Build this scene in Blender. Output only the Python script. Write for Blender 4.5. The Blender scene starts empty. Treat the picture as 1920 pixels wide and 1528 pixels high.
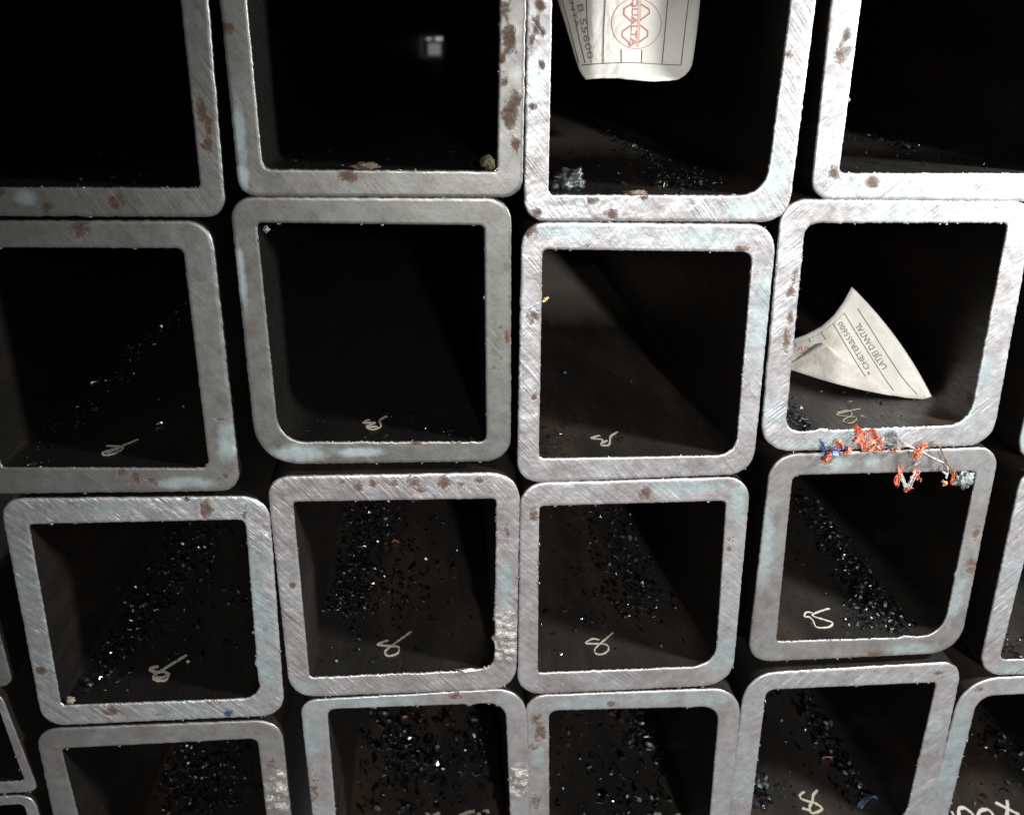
import bpy, bmesh, math, random
from mathutils import Vector, Matrix, noise
R = random.Random(7)
S = bpy.context.scene
COL = S.collection

# ------------------------------------------------------------------ camera
F, CX, CY, D = 1784.0, 960.0, 764.0, 0.37       # focal length and centre in photo pixels, metres to the cut ends
vy = Vector((820 - CX, 87 - CY, F)).normalized()              # tube axis seen from the camera
vd = Vector((5, 4700, F)); vd = (vd - vy * vd.dot(vy)).normalized()
vx = vd.cross(vy)
cam_d = bpy.data.cameras.new('camera'); cam = bpy.data.objects.new('camera', cam_d); COL.objects.link(cam)
M3 = Matrix(((vx.x, -vx.y, -vx.z), (vy.x, -vy.y, -vy.z), (-vd.x, vd.y, vd.z)))
cam.matrix_world = Matrix.Translation((0, -D, 0)) @ M3.to_4x4()
cam_d.sensor_width = 36; cam_d.lens = 36 * F / 1920
cam_d.shift_x = 0; cam_d.shift_y = 0
cam_d.clip_start = 0.01; cam_d.clip_end = 60
cam_d.dof.use_dof = True; cam_d.dof.focus_distance = 0.41; cam_d.dof.aperture_fstop = 14
S.camera = cam

# ------------------------------------------------------------------ world, lamps, exposure
W = bpy.data.worlds.new('World'); S.world = W; W.use_nodes = True
bg = W.node_tree.nodes['Background']; bg.inputs['Color'].default_value = (0.95, 1, 0.98, 1); bg.inputs['Strength'].default_value = 0.10
S.view_settings.view_transform = 'Standard'; S.view_settings.look = 'None'; S.view_settings.exposure = 0; S.view_settings.gamma = 1

def un(px, py, y=0.0):
    """point of the plane at depth y that the photo shows at px, py"""
    a, b = px - CX, py - CY
    X, Y, Z = (a*vx.x + b*vx.y + F*vx.z), (a*vy.x + b*vy.y + F*vy.z), -(a*vd.x + b*vd.y + F*vd.z)
    t = (D + y) / Y
    return Vector((X*t, y, Z*t))

def lamp(name, kind, loc, target, power, col, size, **kw):
    l = bpy.data.lights.new(name, kind); l.energy = power; l.color = col
    if kind == 'SPOT':
        l.shadow_soft_size = size; l.spot_size = math.radians(kw['angle']); l.spot_blend = kw['blend']
    elif kind == 'POINT': l.shadow_soft_size = size
    else: l.size = size
    o = bpy.data.objects.new(name, l); COL.objects.link(o); o.location = loc
    o.rotation_euler = (Vector(target) - Vector(loc)).to_track_quat('-Z', 'Y').to_euler()
    return o
HL = un(2880, -60); lamp('hand_lamp', 'SPOT', (HL.x, -0.17, HL.z), (0.22, 0, -0.06), 13.5, (0.98, 1, 1), 0.03, angle=130, blend=0.75)
lamp('phone_light', 'SPOT', (0.025, -0.375, 0.012), (0.06, 0, -0.22), 0.75, (1, 0.99, 0.97), 0.004, angle=100, blend=0.8)
lamp('workshop_lamp', 'SPOT', (0.34, -3.0, 0.50), (0.10, 0, -0.31), 430, (1, 0.995, 0.99), 0.06, angle=13.4, blend=0.8)

# ------------------------------------------------------------------ materials
def nt(name):
    m = bpy.data.materials.new(name); m.use_nodes = True
    t = m.node_tree; b = t.nodes['Principled BSDF']
    return m, t, b
def N(t, typ, **kw):
    n = t.nodes.new(typ)
    for k, v in kw.items():
        if k.startswith('i_'):
            key = k[2:]; key = int(key) if key.isdigit() else key.replace('_', ' ')
            n.inputs[key].default_value = v
        else: setattr(n, k, v)
    return n
def L(t, a, b): t.links.new(a, b)
def ramp(t, fac, stops, interp='LINEAR'):
    n = t.nodes.new('ShaderNodeValToRGB'); n.color_ramp.interpolation = interp
    e = n.color_ramp.elements
    while len(e) < len(stops): e.new(0.5)
    for i, (p, c) in enumerate(stops):
        e[i].position = p; e[i].color = c if len(c) == 4 else (*c, 1)
    L(t, fac, n.inputs[0]); return n.outputs[0]
def g(v): return (v, v, v, 1)
def mixc(t, fac, a, b, mode='MIX'):
    n = t.nodes.new('ShaderNodeMix'); n.data_type = 'RGBA'; n.blend_type = mode
    for s, i in ((fac, 0), (a, 6), (b, 7)):
        if hasattr(s, 'is_linked'): L(t, s, n.inputs[i])
        else: n.inputs[i].default_value = s
    return n.outputs[2]
def math_(t, op, a, b=None, c=None):
    n = t.nodes.new('ShaderNodeMath'); n.operation = op
    for i, s in enumerate((a, b, c)):
        if s is None: continue
        if hasattr(s, 'is_linked'): L(t, s, n.inputs[i])
        else: n.inputs[i].default_value = s
    return n.outputs[0]
def noise_(t, vec, scale, detail=4, rough=0.55, dist=0):
    n = N(t, 'ShaderNodeTexNoise', i_Scale=scale, i_Detail=detail, i_Roughness=rough, i_Distortion=dist)
    L(t, vec, n.inputs['Vector']); return n.outputs['Fac']

def cut_steel():
    m, t, b = nt('sawn_steel_end')
    tc = N(t, 'ShaderNodeTexCoord').outputs['Object']
    seed = N(t, 'ShaderNodeAttribute', attribute_type='OBJECT', attribute_name='seed').outputs['Fac']
    ang = N(t, 'ShaderNodeAttribute', attribute_type='OBJECT', attribute_name='saw_angle').outputs['Fac']
    sawamt = N(t, 'ShaderNodeAttribute', attribute_type='OBJECT', attribute_name='saw_depth').outputs['Fac']
    dull_dim = N(t, 'ShaderNodeAttribute', attribute_type='OBJECT', attribute_name='dull_shade').outputs['Fac']
    hue = N(t, 'ShaderNodeAttribute', attribute_type='OBJECT', attribute_name='hue').outputs['Fac']
    att = {k: N(t, 'ShaderNodeAttribute', attribute_type='GEOMETRY', attribute_name=k).outputs['Fac'] for k in ('rust', 'blue', 'torn', 'paint')}
    comb = N(t, 'ShaderNodeCombineXYZ'); L(t, seed, comb.inputs[0]); L(t, seed, comb.inputs[2])
    add = N(t, 'ShaderNodeVectorMath', operation='ADD'); L(t, tc, add.inputs[0]); L(t, comb.outputs[0], add.inputs[1])
    P = add.outputs[0]
    rot = N(t, 'ShaderNodeVectorRotate', rotation_type='Y_AXIS'); L(t, P, rot.inputs['Vector']); L(t, ang, rot.inputs['Angle'])
    def stretched(sx, sz):
        mu = N(t, 'ShaderNodeVectorMath', operation='MULTIPLY'); L(t, rot.outputs[0], mu.inputs[0]); mu.inputs[1].default_value = (sx, 0.0, sz)
        return mu.outputs[0]
    saw = noise_(t, stretched(24, 430), 1.0, 4, 0.62, 0.25)
    saw2 = noise_(t, stretched(90, 2100), 1.0, 2, 0.5)
    big = noise_(t, P, 34, 4, 0.6, 0.6)
    mid = noise_(t, P, 140, 4, 0.65)
    fine = noise_(t, P, 900, 3, 0.6)
    # colour
    base = ramp(t, math_(t, 'ADD', big, hue), [(0.30, (0.335, 0.308, 0.305)), (0.45, (0.415, 0.395, 0.394)), (0.55, (0.445, 0.443, 0.443)), (0.66, (0.440, 0.472, 0.480))])
    base = mixc(t, dull_dim, base, (0.150, 0.148, 0.130, 1))  # duller, darker steel; also paints in the shade over the upper left tubes
    bl = ramp(t, math_(t, 'ADD', att['blue'], math_(t, 'MULTIPLY', math_(t, 'SUBTRACT', mid, 0.5), 0.9)), [(0.34, g(0)), (0.85, g(0.95))])
    base = mixc(t, bl, base, (0.420, 0.478, 0.484, 1))
    dirt = ramp(t, noise_(t, P, 210, 6, 0.75), [(0.32, g(0.76)), (0.48, g(1.0)), (0.68, g(1.06))])
    base = mixc(t, 1.0, base, dirt, 'MULTIPLY')
    sawc = ramp(t, saw, [(0.30, g(0.58)), (0.42, g(0.95)), (0.58, g(1.0)), (0.72, g(1.45))])
    patch = ramp(t, noise_(t, P, 60, 3, 0.6), [(0.36, g(0.15)), (0.62, g(1))])
    sawamt = math_(t, 'MULTIPLY', sawamt, patch)
    sm = mixc(t, math_(t, 'MULTIPLY', sawamt, 0.9), (1, 1, 1, 1), sawc)
    base = mixc(t, 1.0, base, sm, 'MULTIPLY')
    rn = noise_(t, P, 210, 6, 0.75, 0.8)
    rs = math_(t, 'ADD', att['rust'], math_(t, 'MULTIPLY', math_(t, 'SUBTRACT', rn, 0.5), 2.6))
    rmask = ramp(t, rs, [(0.48, g(0)), (0.66, g(0.6)), (0.95, g(0.92))])
    rmask = math_(t, 'MULTIPLY', rmask, ramp(t, att['rust'], [(0.02, g(0)), (0.2, g(1))]))
    auto = ramp(t, math_(t, 'ADD', noise_(t, P, 75, 3, 0.5), math_(t, 'MULTIPLY', math_(t, 'SUBTRACT', rn, 0.5), 0.35)), [(0.66, g(0)), (0.73, g(0.75))])
    rcol = ramp(t, noise_(t, P, 480, 3, 0.6), [(0.3, (0.062, 0.036, 0.024)), (0.55, (0.125, 0.073, 0.049)), (0.75, (0.20, 0.108, 0.064))])
    base = mixc(t, math_(t, 'MULTIPLY', auto, 0.6), base, (0.21, 0.145, 0.125, 1))
    base = mixc(t, rmask, base, rcol)
    spk = ramp(t, noise_(t, P, 1150, 1, 0.4), [(0.24, g(1)), (0.31, g(0))])
    base = mixc(t, math_(t, 'MULTIPLY', spk, 0.7), base, (0.09, 0.07, 0.065, 1))
    base = mixc(t, ramp(t, math_(t, 'ADD', att['paint'], math_(t, 'MULTIPLY', math_(t, 'SUBTRACT', rn, 0.5), 2.6)), [(0.5, g(0)), (0.6, g(1))]), base, (0.06, 0.11, 0.25, 1))
    base = mixc(t, math_(t, 'MULTIPLY', att['torn'], 0.7), base, (0.42, 0.40, 0.36, 1))
    scr = noise_(t, stretched(22, 900), 1.0, 2, 0.5, 0.1)
    lines = math_(t, 'MULTIPLY', ramp(t, scr, [(0.66, g(0)), (0.70, g(1))]), sawamt)
    dlines = math_(t, 'MULTIPLY', ramp(t, scr, [(0.30, g(1)), (0.34, g(0))]), sawamt)
    base = mixc(t, math_(t, 'MULTIPLY', lines, 0.8), base, (0.58, 0.57, 0.55, 1))
    base = mixc(t, math_(t, 'MULTIPLY', dlines, 0.6), base, (0.15, 0.13, 0.12, 1))
    L(t, base, b.inputs['Base Color'])
    b.inputs['Metallic'].default_value = 0.68
    rg = ramp(t, mid, [(0.3, g(0.32)), (0.7, g(0.50))])
    rg = mixc(t, rmask, rg, g(0.8)); L(t, rg, b.inputs['Roughness'])
    # relief
    tornb = math_(t, 'MULTIPLY', noise_(t, P, 230, 5, 0.62, 2.0), math_(t, 'MULTIPLY', att['torn'], 3.5))
    keep = math_(t, 'SUBTRACT', 1.0, att['blue'])
    h = math_(t, 'MULTIPLY', saw, math_(t, 'MULTIPLY', sawamt, math_(t, 'ADD', 0.35, math_(t, 'MULTIPLY', keep, 0.65))))
    h = math_(t, 'ADD', h, math_(t, 'MULTIPLY', saw2, math_(t, 'MULTIPLY', sawamt, 0.22)))
    h = math_(t, 'ADD', h, math_(t, 'MULTIPLY', fine, 0.10))
    h = math_(t, 'ADD', h, math_(t, 'MULTIPLY', mid, 0.25))
    h = math_(t, 'ADD', h, tornb)
    h = math_(t, 'SUBTRACT', h, math_(t, 'MULTIPLY', rmask, 0.25))
    h = math_(t, 'MULTIPLY', h, math_(t, 'SUBTRACT', 1.0, math_(t, 'MULTIPLY', dull_dim, 0.75)))
    bp = N(t, 'ShaderNodeBump', i_Strength=1.0, i_Distance=0.00050); L(t, h, bp.inputs['Height']); L(t, bp.outputs[0], b.inputs['Normal'])
    return m

def wall_steel():
    m, t, b = nt('oily_mill_scale')
    geo = N(t, 'ShaderNodeTexCoord').outputs['Object']
    seed = N(t, 'ShaderNodeAttribute', attribute_type='OBJECT', attribute_name='seed').outputs['Fac']
    lit_paint = N(t, 'ShaderNodeAttribute', attribute_type='OBJECT', attribute_name='lit_paint_from').outputs['Fac']
    comb = N(t, 'ShaderNodeCombineXYZ'); L(t, seed, comb.inputs[0])
    add = N(t, 'ShaderNodeVectorMath', operation='ADD'); L(t, geo, add.inputs[0]); L(t, comb.outputs[0], add.inputs[1])
    mul = N(t, 'ShaderNodeVectorMath', operation='MULTIPLY'); L(t, add.outputs[0], mul.inputs[0]); mul.inputs[1].default_value = (1, 0.25, 1)
    n1 = noise_(t, mul.outputs[0], 38, 5, 0.6); n2 = noise_(t, mul.outputs[0], 700, 4, 0.6)
    c = ramp(t, n1, [(0.32, (0.014, 0.013, 0.0120)), (0.52, (0.0235, 0.0205, 0.0178)), (0.70, (0.048, 0.033, 0.024))])
    c = mixc(t, ramp(t, n2, [(0.62, g(0)), (0.75, g(0.6))]), c, (0.045, 0.03, 0.022, 1))
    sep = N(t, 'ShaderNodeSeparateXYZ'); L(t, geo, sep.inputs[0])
    wet = math_(t, 'ADD', math_(t, 'SUBTRACT', sep.outputs[1], lit_paint), math_(t, 'MULTIPLY', math_(t, 'SUBTRACT', n1, 0.5), 0.05))  # distance past where the painted lit floor begins
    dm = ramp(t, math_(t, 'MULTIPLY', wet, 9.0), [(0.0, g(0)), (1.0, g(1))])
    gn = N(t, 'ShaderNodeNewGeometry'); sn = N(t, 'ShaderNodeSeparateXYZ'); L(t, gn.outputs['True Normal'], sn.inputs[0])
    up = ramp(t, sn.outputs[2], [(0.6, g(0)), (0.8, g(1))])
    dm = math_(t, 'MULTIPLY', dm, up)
    c = mixc(t, dm, c, (0.25, 0.215, 0.18, 1))  # paler floor colour stands in for light reaching deep inside
    wall_shade = N(t, 'ShaderNodeAttribute', attribute_type='OBJECT', attribute_name='wall_shade').outputs['Fac']
    c = mixc(t, wall_shade, c, (0.0060, 0.0060, 0.0056, 1))  # darker wall colour on chosen tubes, standing in for shade
    L(t, c, b.inputs['Base Color'])
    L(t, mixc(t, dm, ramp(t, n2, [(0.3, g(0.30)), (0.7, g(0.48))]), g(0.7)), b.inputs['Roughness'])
    b.inputs['Specular IOR Level'].default_value = 0.35
    bp = N(t, 'ShaderNodeBump', i_Strength=0.5, i_Distance=0.0004); L(t, n2, bp.inputs['Height']); L(t, bp.outputs[0], b.inputs['Normal'])
    return m

def simple(name, c1, c2, scale, rough=0.5, metal=0.0, bump=0.0, trans=0.0, spec=0.5):
    m, t, b = nt(name)
    tc = N(t, 'ShaderNodeTexCoord').outputs['Object']
    n = noise_(t, tc, scale, 5, 0.65)
    L(t, ramp(t, n, [(0.35, c1), (0.65, c2)]), b.inputs['Base Color'])
    b.inputs['Roughness'].default_value = rough; b.inputs['Metallic'].default_value = metal
    b.inputs['Transmission Weight'].default_value = trans; b.inputs['Specular IOR Level'].default_value = spec
    if bump:
        bp = N(t, 'ShaderNodeBump', i_Strength=0.6, i_Distance=bump); L(t, noise_(t, tc, scale*2.5, 3), bp.inputs['Height']); L(t, bp.outputs[0], b.inputs['Normal'])
    return m
MF, MW = cut_steel(), wall_steel()
M_burr = simple('bright_burr', (0.42, 0.41, 0.39), (0.62, 0.6, 0.57), 900, 0.3, 0.75)
M_chip_d = simple('oily_chip', (0.004, 0.0043, 0.005), (0.013, 0.0135, 0.014), 500, 0.22, 0.0, spec=1.0)
M_chip_b = simple('bright_chip', (0.30, 0.31, 0.33), (0.55, 0.60, 0.60), 500, 0.32, 0.8)
M_chalk = simple('yellow_white_chalk', (0.26, 0.245, 0.195), (0.54, 0.51, 0.41), 1400, 0.9, bump=0.0002)
M_chalk_w = simple('grey_white_chalk', (0.50, 0.47, 0.40), (0.66, 0.63, 0.55), 1400, 0.9, bump=0.0002)
M_chalk_d = simple('faint_grey_chalk', (0.20, 0.19, 0.13), (0.32, 0.30, 0.22), 1400, 0.9)
M_orange = simple('orange_plastic', (0.36, 0.055, 0.022), (0.64, 0.14, 0.05), 500, 0.35)
M_orange_l = simple('pale_orange_plastic', (0.66, 0.22, 0.10), (0.82, 0.42, 0.28), 300, 0.35)
M_blue = simple('blue_plastic', (0.025, 0.045, 0.15), (0.06, 0.10, 0.30), 300, 0.35)
M_blue_l = simple('pale_blue_plastic', (0.16, 0.25, 0.55), (0.42, 0.52, 0.80), 400, 0.35)
M_fibre = simple('white_fibre', (0.26, 0.24, 0.23), (0.52, 0.48, 0.46), 700, 0.5)
M_brown = simple('brown_fibre', (0.07, 0.045, 0.03), (0.16, 0.10, 0.06), 500, 0.6)
M_film = simple('cloudy_plastic_film', (0.03, 0.035, 0.035), (0.26, 0.28, 0.28), 260, 0.2, bump=0.001, spec=0.8)
M_dfilm = simple('dull_plastic_film', (0.008, 0.010, 0.009), (0.045, 0.052, 0.05), 220, 0.35, bump=0.001)
M_yellow = simple('yellow_chip', (0.5, 0.4, 0.12), (0.65, 0.55, 0.22), 500, 0.5)
M_wood = simple('pale_brown_debris', (0.08, 0.06, 0.04), (0.20, 0.15, 0.095), 500, 0.7)
M_ink = simple('black_ink', (0.03, 0.028, 0.025), (0.06, 0.055, 0.05), 500, 0.7)
M_grey = simple('grey_ink', (0.22, 0.215, 0.21), (0.36, 0.355, 0.35), 600, 0.8)
M_red = simple('red_ink', (0.50, 0.16, 0.15), (0.60, 0.24, 0.22), 600, 0.8)
M_pink = simple('pale_red_ink', (0.72, 0.46, 0.42), (0.78, 0.55, 0.51), 600, 0.8)
def paper():
    m, t, b = nt('white_label_paper')
    tc = N(t, 'ShaderNodeTexCoord').outputs['Object']
    c = ramp(t, noise_(t, tc, 45, 5, 0.65), [(0.28, (0.66, 0.60, 0.50)), (0.42, (0.82, 0.79, 0.71)), (0.7, (0.86, 0.84, 0.78))])
    c = mixc(t, ramp(t, noise_(t, tc, 330, 5, 0.7), [(0.66, g(0)), (0.74, g(0.55))]), c, (0.30, 0.22, 0.16, 1))
    L(t, c, b.inputs['Base Color']); b.inputs['Roughness'].default_value = 0.55
    bp = N(t, 'ShaderNodeBump', i_Strength=0.7, i_Distance=0.0012); L(t, noise_(t, tc, 85, 3, 0.5, 1.2), bp.inputs['Height']); L(t, bp.outputs[0], b.inputs['Normal'])
    return m
M_paper = paper()

# ------------------------------------------------------------------ mesh helpers
def obj(name, verts, faces, mats, parent=None, smooth=True, origin=None, midx=None):
    me = bpy.data.meshes.new(name)
    o3 = origin or Vector((0, 0, 0))
    me.from_pydata([tuple(Vector(v) - o3) for v in verts], [], faces)
    for m in (mats if isinstance(mats, (list, tuple)) else [mats]): me.materials.append(m)
    if midx: me.polygons.foreach_set('material_index', midx)
    me.polygons.foreach_set('use_smooth', [smooth]*len(me.polygons))
    me.update()
    o = bpy.data.objects.new(name, me); COL.objects.link(o)
    if parent is not None: o.parent = parent
    else: o.location = o3
    return o
def tag(o, label, cat, group=None, kind=None):
    o['label'] = label; o['category'] = cat
    if group: o['group'] = group
    if kind: o['kind'] = kind
    return o
class MB:
    def __init__(s): s.v, s.f, s.m = [], [], []
    def add(s, vs, fs, mi=0):
        k = len(s.v); s.v += [Vector(v) for v in vs]; s.f += [tuple(i + k for i in q) for q in fs]; s.m += [mi]*len(fs)
    def ribbon(s, pts, side, width, nrm, thick, mi=0):
        """flat strip along pts; side/nrm are vectors or lists, width may be a list"""
        n = len(pts); vs = []
        for i, p in enumerate(pts):
            sd = side[i] if isinstance(side, list) else side
            nn = nrm[i] if isinstance(nrm, list) else nrm
            w = (width[i] if isinstance(width, list) else width) * 0.5
            vs += [p - sd*w, p + sd*w, p + sd*w + nn*thick, p - sd*w + nn*thick]
        fs = [(0, 1, 2, 3)]
        for i in range(n - 1):
            a, c = 4*i, 4*i + 4
            for j in range(4): fs.append((a + j, c + j, c + (j + 1) % 4, a + (j + 1) % 4))
        fs.append((4*n - 1, 4*n - 2, 4*n - 3, 4*n - 4))
        s.add(vs, fs, mi)
    def tube(s, pts, rads, k=6, mi=0):
        vs, fs = [], []
        n = len(pts)
        for i, p in enumerate(pts):
            d = (pts[min(i + 1, n - 1)] - pts[max(i - 1, 0)]).normalized()
            a = d.orthogonal().normalized(); c = d.cross(a)
            r = rads[i] if isinstance(rads, list) else rads
            for j in range(k):
                w = 2*math.pi*j/k; vs.append(p + (a*math.cos(w) + c*math.sin(w))*r)
        for i in range(n - 1):
            for j in range(k): fs.append((i*k + j, i*k + (j + 1) % k, (i + 1)*k + (j + 1) % k, (i + 1)*k + j))
        fs.append(tuple(range(k))[::-1]); fs.append(tuple((n - 1)*k + j for j in range(k)))
        s.add(vs, fs, mi)
    def build(s, name, mats, parent=None, smooth=False, origin=None):
        return obj(name, s.v, s.f, mats, parent, smooth, origin, s.m)
def catmull(pts, n=6):
    out = []
    P = [pts[0]] + list(pts) + [pts[-1]]
    for i in range(1, len(P) - 2):
        for k in range(n):
            u = k / n; a, b, c, d = P[i-1], P[i], P[i+1], P[i+2]
            out.append(tuple(0.5*((2*b[j]) + (-a[j] + c[j])*u + (2*a[j] - 5*b[j] + 4*c[j] - d[j])*u*u + (-a[j] + 3*b[j] - 3*c[j] + d[j])*u**3) for j in range(len(b))))
    out.append(tuple(pts[-1])); return out

# ------------------------------------------------------------------ the tubes
TL_ = 4.2                                    # tube length, metres
PXM = lambda p: p * 0.00021                   # rough pixel -> metre on the cut ends
def rounded(q, rad, ns, nc):
    pts = []
    n = 4
    tang = []
    for i in range(n):
        p, a, b = q[i], q[(i - 1) % n], q[(i + 1) % n]
        da, db = (a - p), (b - p)
        r = rad[i]
        tang.append((p + da.normalized()*r, p + db.normalized()*r, p))
    for i in range(n):
        t0, t1, p = tang[i]
        for k in range(nc):                     # corner as a round arc
            u = k / nc
            w = 0.83
            den = (1-u)**2 + 2*w*u*(1-u) + u*u
            pts.append((t0*(1-u)**2 + p*2*w*u*(1-u) + t1*u*u) / den)
        e = tang[(i + 1) % n][0]
        for k in range(ns): pts.append(t1.lerp(e, k / ns))
    return pts
TUBES = {}
HUE = {'B3': -0.08, 'C3': -0.05, 'C1': -0.02, 'A4': -0.07, 'D3': -0.06, 'C2': -0.02, 'C4': -0.05, 'A3': 0.03, 'D4': 0.0, 'E3': 0.02, 'D2': 0.05, 'D1': 0.05, 'B4': -0.05}
GROUP = 'square steel tubes in the stack'
def tube(key, out, inn, label, ro=(36, 36, 36, 36), ri=(9, 9, 9, 9), saw=52, depth=0.7, dull_dim=0.0, y0=0.0, lit_paint=9.0, rust=(), blue=(), torn=(), paint=(),
         notch=(), burr=0.5, ns=84, nc=11, rough_in=(0.25, 0.25, 0.35, 0.25)):
    rr = random.Random(key)
    oq = [un(x, y, y0) for x, y in out]; iq = [un(x, y, y0) for x, y in inn]
    base = (oq[2] + oq[3]) / 2
    fac = (oq[1] - oq[0]).length / math.dist(out[0], out[1])
    oc = rounded(oq, [r*fac*1.25 for r in ro], ns, nc); ic = rounded(iq, [r*fac*1.25 for r in ri], ns, nc)
    n = len(oc); per = ns + nc
    cen = (iq[0] + iq[1] + iq[2] + iq[3]) / 4
    sd = rr.random()*50
    def jag(p, amp, f):
        return amp*(0.6*noise.noise(Vector((p.x*f + sd, 3.1, p.z*f))) + 0.55*noise.noise(Vector((p.x*f*3.7, sd, p.z*f*3.7))))
    oj, ij = [], []
    for i in range(n):
        side = (i // per) % 4                    # 0 top 1 right 2 bottom 3 left (after corner)
        d = (oc[i] - cen); d.y = 0; d.normalize()
        p = oc[i] + d*jag(oc[i], 0.00042, 480); oj.append(p)
        amp = rough_in[side]*0.0024
        e = ic[i] - d*abs(jag(ic[i], amp, 600))
        for (nx, ny, nr, am) in notch:
            c = un(nx, ny, y0); w = math.exp(-((ic[i] - c).length/(nr*fac))**2)
            if w > 0.01: e = e - d*w*am*fac*(0.75 + 0.6*noise.noise(Vector((ic[i].x*900, sd, ic[i].z*900))))
        ij.append(e)
    # the thing: an Empty on the tube's underside at its cut end
    root = bpy.data.objects.new('steel_tube', None); COL.objects.link(root); root.location = base
    root.empty_display_size = 0.02
    tag(root, label, 'steel tube', GROUP)
    # cut end
    ts = [0.0, 0.012, 0.05, 0.16, 0.28, 0.40, 0.52, 0.64, 0.76, 0.88, 0.955, 0.988, 1.0]
    ys = [0.0007, 0.0002, 0.0] + [0.0]*7 + [0.0, 0.00018, 0.0006]
    V, Fc, AT = [], [], {'rust': [], 'blue': [], 'torn': [], 'paint': []}
    marks = {k: [(un(x, y, y0), a*fac*(1.25 if k == 'rust' else 1), b_*fac*(1.25 if k == 'rust' else 1), (1.0 if key in ('D1', 'D2', 'C1') else rr.choice((0.65, 0.8, 0.9, 1.0, 1.0))) if k == 'rust' else 1.0) for (x, y, a, b_) in lst] for k, lst in (('rust', rust), ('blue', blue), ('torn', torn), ('paint', paint))}
    for t, yy in zip(ts, ys):
        for i in range(n):
            p = oj[i].lerp(ij[i], t)
            v = Vector((p.x, y0 + yy + 0.00012*noise.noise(Vector((p.x*90, sd, p.z*90))), p.z))
            tv = 0
            for k, lst in marks.items():
                best = 0.0
                for c, a, b_, st in lst:
                    q = ((p.x - c.x)/a)**2 + ((p.z - c.z)/b_)**2
                    best = max(best, max(0.0, 1.25 - 0.75*math.sqrt(q))*st)
                best = min(best, 1.0)
                AT[k].append(best)
                if k == 'torn': tv = best
            if tv > 0.2 and 0.02 < t < 0.98:
                v.y += tv*0.0024*noise.noise(Vector((p.x*330, sd, p.z*330)))
            V.append(v)
    for r in range(len(ts) - 1):
        for i in range(n):
            j = (i + 1) % n
            Fc.append((r*n + i, (r + 1)*n + i, (r + 1)*n + j, r*n + j))
    # local coordinates are about the root
    fo = obj('cut_end', [v - base for v in V], Fc, MF, root)
    for k, vals in AT.items():
        a = fo.data.attributes.new(k, 'FLOAT', 'POINT'); a.data.foreach_set('value', vals)
    fo['seed'] = rr.random()*3; fo['saw_angle'] = math.radians(saw); fo['saw_depth'] = depth; fo['dull_shade'] = dull_dim; fo['hue'] = HUE.get(key, 0.0)
    # walls
    V, Fc = [], []
    for clean, jagged, off in ((oc, oj, 0.0007), (ic, ij, 0.0006)):
        k = len(V)
        stations = [y0 + off, y0 + 0.0035, 0.03, 0.12, 0.4, 1.2, TL_]
        for si, yy in enumerate(stations):
            for i in range(n):
                p = (jagged if si == 0 else clean)[i]
                V.append(Vector((p.x, yy, p.z)))
        for r in range(len(stations) - 1):
            for i in range(n):
                j = (i + 1) % n
                q = (k + r*n + i, k + r*n + j, k + (r + 1)*n + j, k + (r + 1)*n + i)
                Fc.append(q if clean is oc else q[::-1])
    e0, e1 = 6*n, 7*n + 6*n                       # far end ring
    for i in range(n):
        j = (i + 1) % n
        Fc.append((e0 + i, e0 + j, e1 + j, e1 + i))
    wo = obj('tube_wall', [v - base for v in V], Fc, MW, root)
    wo['seed'] = rr.random()*3; wo['lit_paint_from'] = lit_paint; wo['wall_shade'] = {'A1': 0.8, 'B1': 0.85, 'A2': 0.75, 'B2': 0.85, 'A3': 0.55, 'A4': 0.4, 'L3': 0.6, 'B3': -0.6, 'B4': -0.3, 'D2': -0.4, 'D4': -0.4, 'D3': -0.3}.get(key, 0.0)  # painted floor light and wall shade for this tube
    # burrs left by the saw on the edges
    mb = MB()
    for i in range(n):
        side = (i // per) % 4
        for ring, prob in ((ij, burr*(0.30 if side == 2 else 0.05)), (oj, burr*(0.09 if side == 2 else 0.01))):
            if rr.random() < prob:
                p = Vector((ring[i].x, y0 + 0.0002, ring[i].z)); d = (ring[(i + 1) % n] - ring[i]).normalized()
                inw = Vector((cen.x - p.x, 0, cen.z - p.z)).normalized() * (1 if ring is ij else -1)
                w = rr.uniform(0.0003, 0.0011); h = rr.choice((0.00015, 0.0002, 0.0003, 0.0006))*rr.uniform(0.7, 1.3)
                fwd = Vector((0, -rr.uniform(0.0000, 0.0007), 0))
                a, b_ = p - d*w, p + d*w
                mid = p + inw*h*0.6 + fwd; tip = p + inw*h + fwd*1.4 + d*rr.uniform(-w, w)
                bk = Vector((0, 0.0003, 0))
                mb.add([a - base, b_ - base, mid + d*w*0.7 - base, tip - base, mid - d*w*0.7 - base, p + bk + inw*h*0.3 - base],
                       [(0, 1, 2, 4), (4, 2, 3), (1, 0, 5), (2, 1, 5), (0, 4, 5), (3, 2, 5), (4, 3, 5)])
    if mb.f:
        bo = mb.build('edge_burr', M_burr, root, smooth=True); bo['kind'] = 'stuff'
    TUBES[key] = dict(root=root, base=base, oq=oq, iq=iq, y0=y0, fac=fac)
    return root

def floor_pt(key, px, py, lift=0.0):
    """point on the tube's inner floor that the photo shows at px, py"""
    iq = TUBES[key]['iq']; a, b = iq[3], iq[2]
    o = Vector((0, -D, 0)); p = un(px, py, 0) - o
    # plane through the bottom inner edge, along y
    nz = Vector((-(b.z - a.z), 0, b.x - a.x)).normalized()
    t = (a - o).dot(nz) / p.dot(nz)
    q = o + p*t
    return q + nz*lift

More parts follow.
